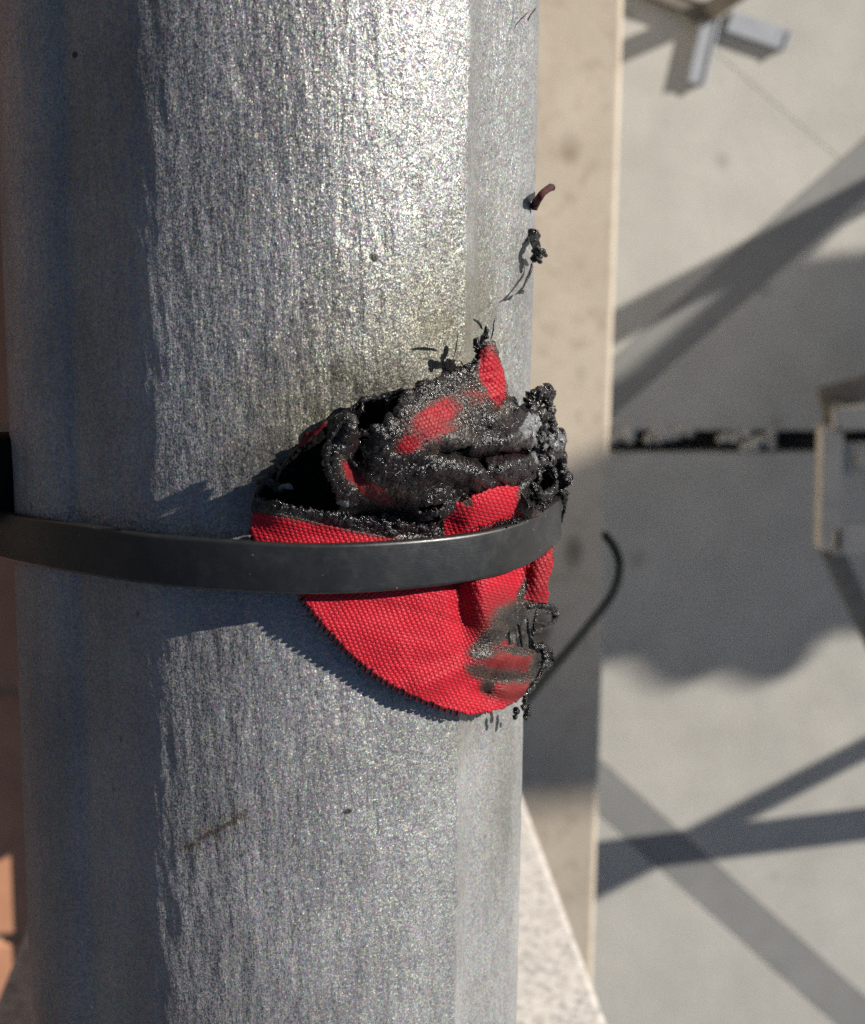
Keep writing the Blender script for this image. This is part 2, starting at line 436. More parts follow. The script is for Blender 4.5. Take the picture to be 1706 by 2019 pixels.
MAT = dict(galv=mat_galv(), rail=mat_galv(True), cloth=mat_cloth(), char=mat_char(), ash=mat_ash(), tie=mat_tie(), shade_black=mat_shade_black(), scorched=mat_shaded_red(),
           pave=mat_paving('concrete_paving', (0.375, 0.364, 0.328), (0.455, 0.44, 0.396), (0.53, 0.508, 0.455)),
           band=mat_paving('dark_paving_strip', (0.19, 0.19, 0.185), (0.23, 0.23, 0.22), (0.28, 0.275, 0.265), 0.05),
           bed=mat_simple('joint_dirt', (0.03, 0.03, 0.026), 0.95, var=0.5, scale=60, bump=0.6, bscale=120, bdist=0.004),
           mortar=mat_simple('joint_mortar', (0.38, 0.36, 0.31), 0.9),
           granite=mat_granite(), coping=mat_coping(),
           wall=mat_simple('rendered_wall', (0.42, 0.38, 0.32), 0.85, scale=6),
           terra=mat_simple('terracotta', (0.60, 0.285, 0.16), 0.75, var=0.18, scale=25, bump=0.25, bscale=220),
           grout=mat_simple('tile_grout', (0.46, 0.31, 0.20), 0.9),
           steel=mat_simple('grey_painted_steel', (0.36, 0.38, 0.41), 0.45, var=0.1, scale=30),
           dark_steel=mat_simple('brown_grey_steel', (0.17, 0.15, 0.12), 0.6, var=0.3, scale=30),
           chair=mat_simple('pale_beige_enamel', (0.55, 0.50, 0.42), 0.5, var=0.15, scale=40),
           cable=mat_simple('black_rubber', (0.006, 0.0075, 0.0075), 0.9, var=0.3, Specular_IOR_Level=0.1),
           gravel=mat_simple('pale_grit', (0.50, 0.47, 0.42), 0.85, var=0.4, scale=80),
           canvas=mat_simple('caster_canvas', (0.55, 0.50, 0.40), 0.9, var=0.08))

# ================================================================== LARGE STRUCTURE
# ---- rail: round tube with a shallow roll-formed crease at each shoulder
def rail_mesh(name, rad, y0, y1, fine=None):
    th = np.radians(np.arange(-180, 180, 0.4)) if fine else np.radians(np.arange(-180, 180, 4.0))
    tt = np.degrees(np.abs(th)); tt = np.where(tt > 90, 180 - tt, tt)
    grid = np.arange(0, 90.01, 0.1)
    def turn(stops, vals):
        dl = np.interp(grid, stops, vals)
        q_ = 1 + np.concatenate([[0], np.cumsum(np.tan(np.radians(dl[:-1])) * math.radians(0.1))])
        return q_ - (np.interp(80, grid, q_) - 1.0) * sstep(15, 80, grid)
    rr_r = turn([0, 36, 42.0, 43.2, 47, 53, 62, 72, 82, 90], [0, 0, 4, -27, -20, -2, 8, 13, 5, 0])
    rr_l = turn([0, 6, 20, 27, 37, 41.0, 42.5, 50, 58, 70, 82, 90], [0, 2.5, 3, -6, -4, -4, 26, 8, -6, -16, -6, 0])
    prof = rad * np.where(th > 0, np.interp(tt, grid, rr_r), np.interp(tt, grid, rr_l))
    if fine:
        y = np.concatenate([np.linspace(y0, fine[0], 20, endpoint=False), np.arange(fine[0], fine[1], 0.0004), np.linspace(fine[1], y1, 20)])
    else:
        y = np.linspace(y0, y1, 30)
    Y, T = np.meshgrid(y, th, indexing='ij')
    rho = np.broadcast_to(prof, Y.shape).copy()
    if fine:
        arc = T * rad * 1000; ym = Y * 1000
        rho += 0.00008 * fbm(arc * 0.9 + 0.06 * ym, ym * 0.13, None, 3, 3)       # drawn streaks
        rho += 0.00009 * fbm(arc * 0.45, ym * 0.25, None, 9, 4)
    V = np.stack([np.sin(T) * rho, Y, np.cos(T) * rho + 0], -1).reshape(-1, 3)
    n0, n1 = len(y), len(th)
    i, j = np.meshgrid(np.arange(n0 - 1), np.arange(n1), indexing='ij'); k = (j + 1) % n1
    F = np.stack([i * n1 + j, i * n1 + k, (i + 1) * n1 + k, (i + 1) * n1 + j], -1).reshape(-1, 4)[:, ::-1]
    return arr_mesh(name, V, F)

railing = empty('metal_railing', (0, 0, 1.25))
tag(railing, 'weathered galvanised steel rail with the black cable tie around it', 'railing')
o = link('top_rail', rail_mesh('top_rail', R, -0.249, 0.75, fine=(-0.125, 0.036)), MAT['rail'], None, True)
o.location = (0, 0, ZP); o.parent = railing; o.matrix_parent_inverse = railing.matrix_world.inverted()
bm = bmesh.new(); add_box(bm, (-0.003, -0.2495, 1.29), (0.003, 0.75, ZP - 0.033), 0.001)  # unseen panel added to shade the terrace and pillar on the left
link('added_shade_panel', bm_mesh('added_shade_panel', bm), MAT['galv'], railing)

# ---- granite pillar carrying the rail
bm = bmesh.new(); add_box(bm, (-0.1, -0.31, 1.2495), (0.1, -0.25, ZP + 0.16), 0.003)
tag(link('granite_pillar', bm_mesh('granite_pillar', bm), MAT['granite']), 'pale speckled granite pillar under the lower end of the rail', 'pillar')

# ---- low wall with beige coping
wallo = empty('garden_wall', (0, 0, 0)); tag(wallo, 'low wall with stained beige stone coping running beside the rail', 'wall')
bm = bmesh.new(); add_box(bm, (-0.2, -0.9, 1.17), (0.232, 1.2, 1.25), 0.004, 3)
link('coping', bm_mesh('coping', bm), MAT['coping'], wallo)
bm = bmesh.new(); add_box(bm, (-0.17, -0.9, -0.05), (0.205, 1.2, 1.17))
link('wall_body', bm_mesh('wall_body', bm), MAT['wall'], wallo)

# ---- pavement: slabs laid on the diagonal, darker strips, one wide open joint
ground = link('ground', (lambda b: (bmesh.ops.create_grid(b, x_segments=1, y_segments=1, size=60), bm_mesh('ground', b))[1])(bmesh.new()), MAT['bed'])
ground.location.z = -0.045; tag(ground, kind='structure')

def clip(poly, a, b, c):
    """keep the side a*x+b*y<=c"""
    out = []
    for i in range(len(poly)):
        p, q = poly[i], poly[(i + 1) % len(poly)]
        dp, dq = a * p[0] + b * p[1] - c, a * q[0] + b * q[1] - c
        if dp <= 0: out.append(p)
        if dp * dq < 0:
            t = dp / (dp - dq); out.append((p[0] + t * (q[0] - p[0]), p[1] + t * (q[1] - p[1])))
    return out
def prism(name, poly, z0, z1, mat, parent, bev=0.0015):
    bm = bmesh.new()
    vs_ = [bm.verts.new((x, y, z1)) for x, y in poly]
    f = bm.faces.new(vs_)
    r = bmesh.ops.extrude_face_region(bm, geom=[f])
    for e in r['geom']:
        if isinstance(e, bmesh.types.BMVert): e.co.z = z0
    if bev:
        top = [e for e in bm.edges if all(abs(v.co.z - z1) < 1e-6 for v in e.verts)]
        bmesh.ops.bevel(bm, geom=top, offset=bev, segments=1, affect='EDGES')
    return link(name, bm_mesh(name, bm), mat, parent)
def line_of(p, q):
    a, b = on_plane(*p, 0.0)[:2], on_plane(*q, 0.0)[:2]
    d = (b - a) / np.linalg.norm(b - a); n = np.array([-d[1], d[0]])
    return n, float(n @ a)
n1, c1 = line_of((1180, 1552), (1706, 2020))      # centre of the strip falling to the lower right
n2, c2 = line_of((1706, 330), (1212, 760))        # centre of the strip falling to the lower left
n3, c3 = line_of((1500, 180), (1640, 300))        # fine joint
gy0 = on_plane(1400, 893, 0.0)[1]; gy1 = on_plane(1400, 848, 0.0)[1]
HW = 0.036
pav = empty('pavement', (0, 0, 0)); tag(pav, kind='structure')
for lo, hi in ((-6.0, gy0), (gy1, 6.0)):
    base = [(0.21, lo), (8.0, lo), (8.0, hi), (0.21, hi)]
    for s1 in (0, 1):
        a = clip(base, *( n1), c1 - HW) if s1 == 0 else clip(base, *(-n1), -(c1 + HW))
        for s2 in (0, 1):
            b_ = clip(a, *n2, c2 - HW) if s2 == 0 else clip(a, *(-n2), -(c2 + HW))
            for s3 in (0, 1):
                p = clip(b_, *n3, c3 - 0.0006) if s3 == 0 else clip(b_, *(-n3), -(c3 + 0.0006))
                if len(p) >= 3: prism('paving_slab', p, -0.04, 0.0, MAT['pave'], pav, 0.0004)
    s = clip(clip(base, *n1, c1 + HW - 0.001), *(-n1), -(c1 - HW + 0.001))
    if len(s) >= 3: prism('dark_strip', s, -0.04, -0.0003, MAT['band'], pav, 0.0004)
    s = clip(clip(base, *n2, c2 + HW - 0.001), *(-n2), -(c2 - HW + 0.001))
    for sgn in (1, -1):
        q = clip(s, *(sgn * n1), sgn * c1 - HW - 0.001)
        if len(q) >= 3: prism('dark_strip', q, -0.04, -0.0003, MAT['band'], pav, 0.0004)
    mz = [(0.21, lo + .01), (8.0, lo + .01), (8.0, hi - .01), (0.21, hi - .01)]
    prism('joint_mortar', mz, -0.043, -0.0025, MAT['mortar'], pav, 0)

# ---- terrace floor of terracotta tiles on the left
terr = empty('terrace_floor', (0, 0, 0)); tag(terr, kind='structure')
TZ = 1.235
bm = bmesh.new(); add_box(bm, (-3.0, -3.0, TZ - 0.2), (-0.2005, 3.0, TZ - 0.004))
link('grout_bed', bm_mesh('grout_bed', bm), MAT['grout'], terr)
bm = bmesh.new(); add_box(bm, (-0.099, -0.099, -0.012), (0.099, 0.099, 0.0), 0.003)
tile_me = bm_mesh('tile', bm); tile_me.materials.append(MAT['terra'])
for i in range(8):
    for j in range(12):
        t = bpy.data.objects.new('tile', tile_me); COL.objects.link(t); t.parent = terr
        t.location = (-0.305 - 0.205 * i, 1.0 - 0.205 * j - 0.02, TZ + random.uniform(-.0008, .0008))

# ================================================================== FURNITURE BELOW
def bar_obj(name, a, b, wdt, hgt, mat, parent, bev=0.003):
    bm = bmesh.new(); add_bar(bm, a, b, wdt, hgt, bev); return link(name, bm_mesh(name, bm), mat, parent)
# ---- table foot, top right
c0 = on_plane(1388, 18, 0.02)
tb = empty('table_foot', (c0[0], c0[1], 0)); tag(tb, 'grey steel table foot with splayed bars at the top right corner', 'table foot')
def gp(px, py, z): return tuple(on_plane(px, py, z))
bar_obj('foot_bar', gp(1400, 38, 0.007), gp(1372, 160, 0.007), 0.024, 0.010, MAT['steel'], tb)
bar_obj('foot_bar', gp(1438, 42, 0.007), gp(1550, 80, 0.007), 0.024, 0.010, MAT['steel'], tb)
bar_obj('brace', gp(1388, 24, 0.010), gp(1225, -45, 0.012), 0.020, 0.010, MAT['dark_steel'], tb)  # shade on the upper bars put into their brown-grey colour
bar_obj('brace', gp(1396, 24, 0.012), gp(1520, -62, 0.10), 0.024, 0.012, MAT['dark_steel'], tb)
bm = bmesh.new(); add_box(bm, (c0[0] - .022, c0[1] - .018, 0.003), (c0[0] + .022, c0[1] + .015, 0.016), 0.006)
link('hub', bm_mesh('hub', bm), MAT['dark_steel'], tb)

# ---- chair at the right edge
CZ = 0.60
def gc(px, py, z=CZ): return tuple(on_plane(px, py, z))
ch_o = empty('metal_chair', (on_plane(1800, 960, 0)[0], on_plane(1800, 960, 0)[1], 0))
tag(ch_o, 'pale beige metal chair frame standing at the right edge', 'chair')
bar_obj('seat_rail', gc(1637, 842), gc(1632, 1078), 0.020, 0.022, MAT['chair'], ch_o)
bar_obj('seat_rail', gc(1642, 1064), gc(2000, 1068), 0.026, 0.022, MAT['chair'], ch_o)
bar_obj('seat_rail', gc(1640, 828), gc(2000, 780), 0.020, 0.022, MAT['chair'], ch_o)
bar_obj('seat_rail', gc(2000, 770), gc(2000, 1080), 0.024, 0.022, MAT['chair'], ch_o)
bar_obj('backrest', gc(1625, 792, 0.46), gc(2000, 690, 0.46), 0.032, 0.012, MAT['dark_steel'], ch_o)
bar_obj('leg', gc(1636, 1075, CZ), gc(1878, 1590, 0.0), 0.018, 0.018, MAT['dark_steel'], ch_o)
bar_obj('leg', gc(1990, 1075, CZ), gc(2300, 1560, 0.0), 0.018, 0.018, MAT['dark_steel'], ch_o)
bar_obj('leg', gc(1640, 822, CZ), gc(1700, 760, 0.0), 0.016, 0.016, MAT['dark_steel'], ch_o)
bar_obj('leg', gc(1990, 780, CZ), gc(1960, 760, 0.0), 0.018, 0.018, MAT['dark_steel'], ch_o)
bm = bmesh.new(); p = on_plane(1685, 905, CZ - 0.01)
add_box(bm, (p[0] - .016, p[1] - .018, p[2] - .004), (p[0] + .03, p[1] + .02, p[2] + .004), 0.002)
bmesh.ops.create_cone(bm, cap_ends=True, segments=16, radius1=0.009, radius2=0.009, depth=0.02, matrix=Matrix.Translation((p[0] + .008, p[1], p[2] + .004)))
link('bracket', bm_mesh('bracket', bm), MAT['chair'], ch_o)

# ---- grit in the open joint
gc_, gr_ = [], []
for k in range(46):
    f = random.random()
    px = random.choice([random.uniform(1205, 1360), random.uniform(1205, 1640), random.uniform(1440, 1530)])
    q = on_plane(px, random.uniform(848, 866) if px < 1460 else random.uniform(852, 884), -0.006)
    gc_.append(q); gr_.append(random.uniform(0.004, 0.011))
V, F = lumps(gc_, gr_, 2, 0.5, 5)
tag(link('gravel', arr_mesh('gravel', V, F), MAT['gravel'], None, True), 'pale grit lying in the dark open joint of the pavement', 'grit', kind='stuff')

# ---- loose black cable hanging below the rail
pts = [on_plane(px, py, z) for px, py, z in ((1188, 1048, 1.86), (1212, 1080, 1.86), (1222, 1118, 1.86), (1208, 1170, 1.87), (1160, 1235, 1.88), (1095, 1312, 1.90), (1030, 1390, 1.93), (950, 1480, 1.97), (860, 1560, 2.03), (760, 1600, 2.10), (640, 1600, 2.152))]
P_ = resample(pts, 90)
V, F = tube_arrays(P_, np.interp(np.linspace(0, 1, 90), [0, .02, .98, 1], [0.0003, 0.0016, 0.0016, 0.0003]), 10)
tag(link('cable', arr_mesh('cable', V, F), MAT['cable'], None, True), 'thin black cable end curling out below the rail', 'cable')


# ================================================================== CABLE TIE
tp = np.array([(-60, 1036, 4.2), (0, 1051, 3.7), (52, 1062, 3.0), (173, 1082, 2.6), (347, 1106, 2.6), (503, 1116, 2.9), (590, 1122, 3.1), (709, 1119, 3.2), (829, 1110, 3.4),
               (908, 1101, 3.6), (988, 1085, 3.9), (1048, 1062, 4.15), (1088, 1034, 4.3)])
q = on_pole(tp[:, 0], tp[:, 1], tp[:, 2] * 0.001)
th_f = np.arctan2(q[:, 0], q[:, 2] - ZP); y_f = q[:, 1]; h_f = tp[:, 2] * 0.001
A_ = np.stack([np.ones_like(th_f), np.sin(th_f), np.cos(th_f)], 1)
co = np.linalg.lstsq(A_, y_f, rcond=None)[0]
th_b = np.radians([100, 125, 150, 180, 210, 235, 252]); y_b = co[0] + co[1] * np.sin(th_b) + co[2] * np.cos(th_b)
h_b = np.array([4.3, 3.8, 3.2, 2.8, 3.0, 4.0, 5.0]) * 0.001
th_all = np.concatenate([th_f, th_b]); o_ = np.argsort(th_all)
th_all, y_all, h_all = th_all[o_], np.concatenate([y_f, y_b])[o_], np.concatenate([h_f, h_b])[o_]
tt = np.linspace(0, 2 * np.pi, 400, endpoint=False) + th_all[0]
xp = np.concatenate([th_all, [th_all[0] + 2 * np.pi]])
yy = np.interp(tt, xp, np.concatenate([y_all, [y_all[0]]])); hh = np.interp(tt, xp, np.concatenate([h_all, [h_all[0]]]))
ker = np.hanning(27); ker /= ker.sum()
sm = lambda v: np.convolve(np.concatenate([v[-30:], v, v[:30]]), ker, 'same')[30:-30]
yy, hh = sm(yy), sm(hh)
HB, TB = 0.0030, 0.0013          # half width, thickness
sec = [(-HB, 0.0003), (-HB + 0.0003, 0), (HB - 0.0003, 0), (HB, 0.0003), (HB, TB - 0.0002), (HB - 0.0002, TB), (HB - 0.00045, TB + 0.00004), (0, TB - 0.00006), (-HB + 0.00045, TB + 0.00004), (-HB + 0.0002, TB), (-HB, TB - 0.0002)]
sec = np.array(sec); ns = len(sec)
V = []
for t, y, h in zip(tt, yy, hh):
    for sy, sr in sec:
        r_ = R + h - 0.0007 + sr
        V.append((math.sin(t) * r_, y + sy, math.cos(t) * r_ + ZP))
i, j = np.meshgrid(np.arange(400), np.arange(ns), indexing='ij'); i2 = (i + 1) % 400; j2 = (j + 1) % ns
F = np.stack([i * ns + j, i * ns + j2, i2 * ns + j2, i2 * ns + j], -1).reshape(-1, 4)
tie = empty('cable_tie', (0, float(np.mean(yy)), ZP)); tag(tie, 'broad black nylon cable tie strapped round the rail over the red cloth', 'cable tie')
link('strap', arr_mesh('strap', V, F), MAT['tie'], tie, True)
# locking head and tail on the far left
k = int(np.argmin(np.abs(((tt - math.radians(-97) + np.pi) % (2 * np.pi)) - np.pi)))
hp = on_pole(-2, 958, 0.0040)
bm = bmesh.new(); add_box(bm, (-0.0036, -0.0055, -0.0045), (0.0036, 0.0055, 0.0045), 0.0012, 2)
hd = link('locking_head', bm_mesh('locking_head', bm), MAT['cable'], tie, True); hd.location = hp + np.array([-0.002, 0.0005, -0.004]) - np.array(tie.location)
hd.matrix_parent_inverse = Matrix.Identity(4)
hd.rotation_euler = (0, math.radians(-75), 0)

# ================================================================== BURNT RED CLOTH
fl = empty('burnt_red_cloth', tuple(on_pole(760, 1100, 0.001)))
tag(fl, 'scorched scrap of red woven cloth held on the rail by the cable tie', 'cloth scrap')

def weave(px, py, ang=20, pitch=5.2, ratio=1.16):
    wx = px + 7 * fbm(px / 120, py / 120, None, 31, 2); wy = py + 7 * fbm(px / 120, py / 120, None, 37, 2)
    a = math.radians(ang); u = (wx * math.cos(a) + wy * math.sin(a)) / pitch; v = (-wx * math.sin(a) + wy * math.cos(a)) / (pitch * ratio)
    v = v + 0.10 * u
    i, j = np.floor(u), np.floor(v)
    rowv = 0.78 + 0.22 * _h(j, j * 0, j * 0, 5) + 0.12 * fbm(u / 6, v / 6, None, 77, 2)
    cu, cv = np.abs(np.sin(np.pi * u)) ** 0.6, np.abs(np.sin(np.pi * v)) ** 0.6
    ph = np.cos(np.pi * (v - 0.5) + np.pi * i) * 0.5; ph2 = np.cos(np.pi * (u - 0.5) + np.pi * (j + 1)) * 0.5
    return np.maximum(cu * (0.30 + 0.8 * ph), cv * (0.66 + ph2 * 0.8)) * rowv       # 0..1

def sheet(name, poly, hfun, charf, ashf, meltf, step=1.15, rag=5.0, holes=(), amp=0.00017, thick=0.00035, crust=1.0, wkw={}, mat='cloth', push=0.0):
    xs = [p[0] for p in poly]; ys = [p[1] for p in poly]
    gx = np.arange(min(xs) - 12, max(xs) + 12, step); gy = np.arange(min(ys) - 12, max(ys) + 12, step)
    X, Y = np.meshgrid(gx, gy, indexing='ij')
    ch = np.clip(charf(X, Y), 0, 1)
    d = sdf(X, Y, poly)
    ragm = rag * (0.15 + 0.85 * ch)
    d = d + ragm * (fbm(X / 9, Y / 9, None, 51, 4) * 1.6 + 0.8 * fbm(X / 26, Y / 26, None, 53, 2))
    for x, y, rx, ry, a in holes:
        aa = math.radians(a); c, s = math.cos(aa), math.sin(aa)
        e = np.sqrt((((X - x) * c + (Y - y) * s) / rx) ** 2 + ((-(X - x) * s + (Y - y) * c) / ry) ** 2)
        e = e + 0.35 * fbm(X / 8, Y / 8, None, 57, 3)
        d = np.maximum(d, (1 - e) * min(rx, ry))
    inside = d < 0
    qd = inside[:-1, :-1] & inside[1:, :-1] & inside[1:, 1:] & inside[:-1, 1:]
    used = np.zeros_like(inside); used[:-1, :-1] |= qd; used[1:, :-1] |= qd; used[1:, 1:] |= qd; used[:-1, 1:] |= qd
    idx = np.full(X.shape, -1); idx[used] = np.arange(used.sum())
    x, y, c = X[used], Y[used], ch[used]
    ml = np.clip(meltf(x, y), 0, 1); ash = np.clip(ashf(x, y), 0, 1)
    wv = weave(x, y, **wkw)
    keep = (1 - 0.5 * sstep(0.4, 0.95, c)) * (1 - 0.7 * ml)
    h = hfun(x, y) + amp * wv * keep
    cr = sstep(0.45, 0.95, c) * crust * np.where(y > 1085, 0.35, 1.0)
    fib = 1 - np.abs(fbm((x + 0.5 * y) / 7, (y - 0.5 * x) / 24, None, 71, 3)) * 2.2            # drawn molten fibres
    dz = cr * (0.0008 * fbm(x / 24, y / 24, None, 61, 3) + 0.00030 * fbm(x / 7, y / 7, None, 67, 3) + 0.00032 * fib)
    dz = np.maximum(dz, 0.0003 - h)
    V = on_pole(x, y, h)
    rad_ = V - np.array([0, 0, ZP]); rad_[:, 1] = 0; rad_ /= np.linalg.norm(rad_, axis=1)[:, None]
    toc = CAM - V; toc /= np.linalg.norm(toc, axis=1)[:, None]
    nd = rad_ * 0.6 + toc * 0.4; nd /= np.linalg.norm(nd, axis=1)[:, None]
    V = V + nd * dz[:, None] - toc * push
    I, J = np.nonzero(qd)
    F = np.stack([idx[I, J], idx[I, J + 1], idx[I + 1, J + 1], idx[I + 1, J]], -1)[:, ::-1]
    me = arr_mesh(name, V, F)
    attr(me, 'char', c); attr(me, 'ash', ash); attr(me, 'melt', ml); attr(me, 'weave', np.clip(wv * keep + (1 - keep) * 0.6, 0, 1))
    ob = link(name, me, MAT[mat], fl, True)
    m = ob.modifiers.new('thickness', 'SOLIDIFY'); m.thickness = thick; m.offset = -1
    return ob

# ---- lower flap, passing under the tie
polyA = [(497, 990), (520, 985), (560, 990), (600, 1000), (650, 1008), (700, 1016), (760, 1028), (820, 1030), (862, 1026), (866, 998), (875, 984), (905, 990), (930, 978), (955, 966),
         (985, 958), (1015, 958), (1035, 972), (1044, 992), (1058, 1004), (1078, 1004), (1094, 996), (1100, 1040), (1091, 1080), (1089, 1100), (1084, 1128), (1076, 1145), (1080, 1170), (1077, 1188), (1058, 1184), (1048, 1192),
         (1040, 1215), (1022, 1228), (1004, 1236), (990, 1258), (1000, 1268), (1030, 1276), (1052, 1280), (1062, 1300), (1058, 1322), (1048, 1345), (1030, 1368), (1008, 1386), (985, 1398), (955, 1405), (919, 1408), (881, 1398), (842, 1382), (802, 1365), (763, 1345),
         (723, 1317), (693, 1290), (664, 1260), (634, 1228), (609, 1196), (594, 1177), (572, 1150), (540, 1100), (510, 1075), (496, 1060), (492, 1048), (500, 1030)]
redlineA = np.array([(480, 1002), (540, 1010), (600, 1023), (650, 1032), (700, 1045), (760, 1058), (800, 1064), (868, 1062)])
def charA(x, y):
    top = np.interp(x, redlineA[:, 0], redlineA[:, 1])
    c = np.where(x < 870, 0.5 + (top - y) / 24, 0) * (y < 1075)
    c = np.maximum(c, np.where((x >= 860) & (y < 1075), 0.5 + (872 - x) / 10, 0))
    c = np.maximum(c, blobs(x, y, [(1048, 985, 26, 28, 0, 1), (1030, 1024, 70, 9, -14, .95), (920, 990, 12, 9, 0, .6), (1090, 1020, 16, 40, 0, .8), (1076, 1084, 14, 6, -25, .7), (1092, 1095, 7, 18, 0, .6),
        (1026, 1168, 10, 32, 25, .62), (1012, 1214, 46, 28, -25, .8), (972, 1252, 46, 20, -38, .72), (948, 1286, 32, 14, -10, .62), (992, 1332, 62, 15, 3, .72), (940, 1320, 26, 13, 10, .6), (958, 1352, 16, 20, 0, .66),
        (1056, 1310, 14, 40, 15, .85), (1010, 1392, 20, 8, -25, .8), (1020, 1283, 45, 9, 4, .7)], 1.25))
    return c + 0.12 * fbm(x / 14, y / 14, None, 3, 3)
def meltA(x, y):
    return np.maximum(blobs(x, y, [(1000, 1303, 66, 28, 4, 1), (1010, 1362, 48, 20, -8, 1), (1062, 1130, 30, 44, 10, .55), (1000, 1230, 70, 60, 0, .7)]), sstep(0.15, 0.6, charA(x, y)))
def hA(x, y):
    h = 0.0016 + 0.0006 * sstep(760, 520, x)
    # fold rising steeply from the left, easing off to the right
    xr = np.interp(y, [1060, 1150, 1200, 1250, 1300, 1340], [888, 905, 912, 922, 928, 915])
    amp_ = np.interp(y, [960, 1040, 1150, 1220, 1280, 1335], [0.15, 0.35, 1.0, 0.9, 0.4, 0.0])
    h = h + amp_ * 0.0022 * sstep(-2, 44, x - xr) * sstep(150, 40, x - xr)
    h = h - amp_ * 0.0007 * np.exp(-((x - xr + 14) / 16) ** 2)
    # diagonal ridge low down and the hollow beside it
    dd = (x - 880) * 0.42 + (y - 1330) * 0.9
    h = h + 0.0009 * np.exp(-(dd / 20) ** 2) * sstep(760, 850, x) * sstep(980, 930, x)
    h = h - 0.0011 * np.exp(-(((x - 950) / 22) ** 2 + ((y - 1366) / 16) ** 2))
    h = h + 0.0009 * np.exp(-(((x - 1000) / 50) ** 2 + ((y - 1302) / 22) ** 2)) + 0.0007 * np.exp(-(((x - 1015) / 40) ** 2 + ((y - 1362) / 16) ** 2))
    h = h + 0.0022 * sstep(1010, 1090, x) * sstep(1230, 1150, y) + 0.0012 * sstep(1010, 1060, x)
    # soft cockling and a lifted strip above the tie
    h = h + 0.00035 * fbm(x / 70, y / 70, None, 5, 2)
    h = h + 0.0016 * sstep(1060, 985, y) * sstep(480, 560, x) + 0.0014 * sstep(1066, 975, y) * sstep(850, 960, x)
    tie_lo = np.interp(x, [0, 500, 700, 829, 908, 988, 1048, 1100], [2.6, 2.9, 3.2, 3.4, 3.6, 3.9, 4.1, 4.3]) * 0.001 - 0.0012
    ty = np.interp(x, [347, 503, 590, 709, 829, 908, 988, 1048, 1100], [1106, 1116, 1122, 1119, 1110, 1101, 1085, 1062, 1020])
    pinch = np.exp(-((y - ty) / 46.0) ** 4)
    return h * (1 - pinch) + np.minimum(h, tie_lo) * pinch
ashA = lambda x, y: blobs(x, y, [(560, 962, 16, 8, 0, .9), (580, 992, 20, 5, 8, .6), (1030, 1240, 18, 12, 0, .5), (690, 1012, 22, 5, 5, .5), (1010, 1030, 60, 6, -14, .35)])
holesA = [(735, 1022, 9, 6, 30), (775, 1036, 8, 5, 30), (1065, 1206, 9, 4, 25), (1033, 1258, 5, 14, 0), (1018, 1244, 6, 12, 0)]
sheet('woven_flap', polyA, hA, charA, ashA, meltA, holes=holesA, crust=0.55)

# ---- upper, half melted sheet standing off the rail
polyB = [(641, 911), (646, 868), (660, 838), (682, 818), (698, 824), (694, 850), (720, 848), (738, 836), (756, 834), (768, 818), (784, 806), (790, 786), (806, 770), (818, 764), (850, 752), (868, 745), (900, 730), (938, 714), (948, 696), (954, 674), (968, 672), (978, 700), (986, 738), (996, 776),
         (1016, 800), (1040, 822), (1050, 850), (1054, 900), (1046, 950), (1030, 985), (980, 992), (940, 1002), (870, 1016), (780, 1030), (700, 1020), (668, 1000), (664, 975), (652, 948)]
redB = [(852, 826, 66, 30, -22, .95), (800, 868, 32, 22, -40, .7), (968, 745, 24, 70, -12, 1.1), (940, 786, 50, 24, -15, .62), (722, 958, 60, 15, 33, .85), (680, 925, 10, 32, -28, .95)]
def charB(x, y):
    return np.clip(1.05 - blobs(x, y, redB, 1.3) - blobs(x, y, [(870, 866, 95, 20, -10, .38), (760, 960, 80, 24, 20, .35), (905, 760, 70, 22, -28, .25)]), 0, 1) + 0.10 * fbm(x / 12, y / 12, None, 13, 3)
def hB(x, y):
    h = 0.0026 + 0.0052 * np.exp(-(((x - 800) / 210) ** 2 + ((y - 860) / 105) ** 2))
    h = h + 0.0020 * np.exp(-(((x - 660) / 34) ** 2 + ((y - 890) / 70) ** 2))          # rolled left rim
    h = h - 0.0022 * np.exp(-(((x - 700) / 26) ** 2 + ((y - 905) / 45) ** 2))
    h = h + 0.0020 * np.exp(-(((x - 690) / 16) ** 2 + ((y - 850) / 26) ** 2))
    h = h + 0.0012 * np.exp(-(((x - 965) / 18) ** 2 + ((y - 700) / 50) ** 2))
    # groove with lumps running to the right, and wrinkles
    g = y - np.interp(x, [780, 860, 940, 1040], [912, 890, 900, 890])
    h = h - 0.0026 * np.exp(-(g / 13) ** 2) * sstep(830, 890, x)
    h = h + 0.0011 * np.exp(-((g - 34) / 16) ** 2) * sstep(780, 860, x) + 0.0007 * np.exp(-((g + 26) / 14) ** 2) * sstep(820, 880, x)
    h = h + 0.0006 * np.sin((x * 0.5 + y) / 9 + 3 * fbm(x / 40, y / 40, None, 15, 2)) * sstep(930, 1010, x) * sstep(760, 820, y)
    h = h + 0.0006 * fbm(x / 45, y / 45, None, 19, 3)
    h = h - 0.0035 * sstep(965, 1025, y) * sstep(860, 760, x)
    return h
ashB = lambda x, y: blobs(x, y, [(1034, 838, 14, 26, 20, 1), (850, 868, 60, 12, -8, .42), (648, 890, 6, 50, 4, .75), (745, 970, 45, 9, 33, .5), (676, 985, 22, 7, 0, .95), (1020, 870, 30, 18, 0, .45), (1050, 880, 10, 40, 0, .8)])
meltB = lambda x, y: np.clip(0.25 + blobs(x, y, [(720, 955, 60, 20, 33, .8), (850, 845, 60, 30, -15, .35)]), 0, 1)
holesB = [(706, 892, 13, 18, 10), (714, 861, 15, 8, -8), (948, 918, 7, 10, -20), (905, 884, 20, 7, -12), (990, 893, 22, 10, 10), (848, 996, 22, 7, -8), (735, 1018, 12, 6, 25)]
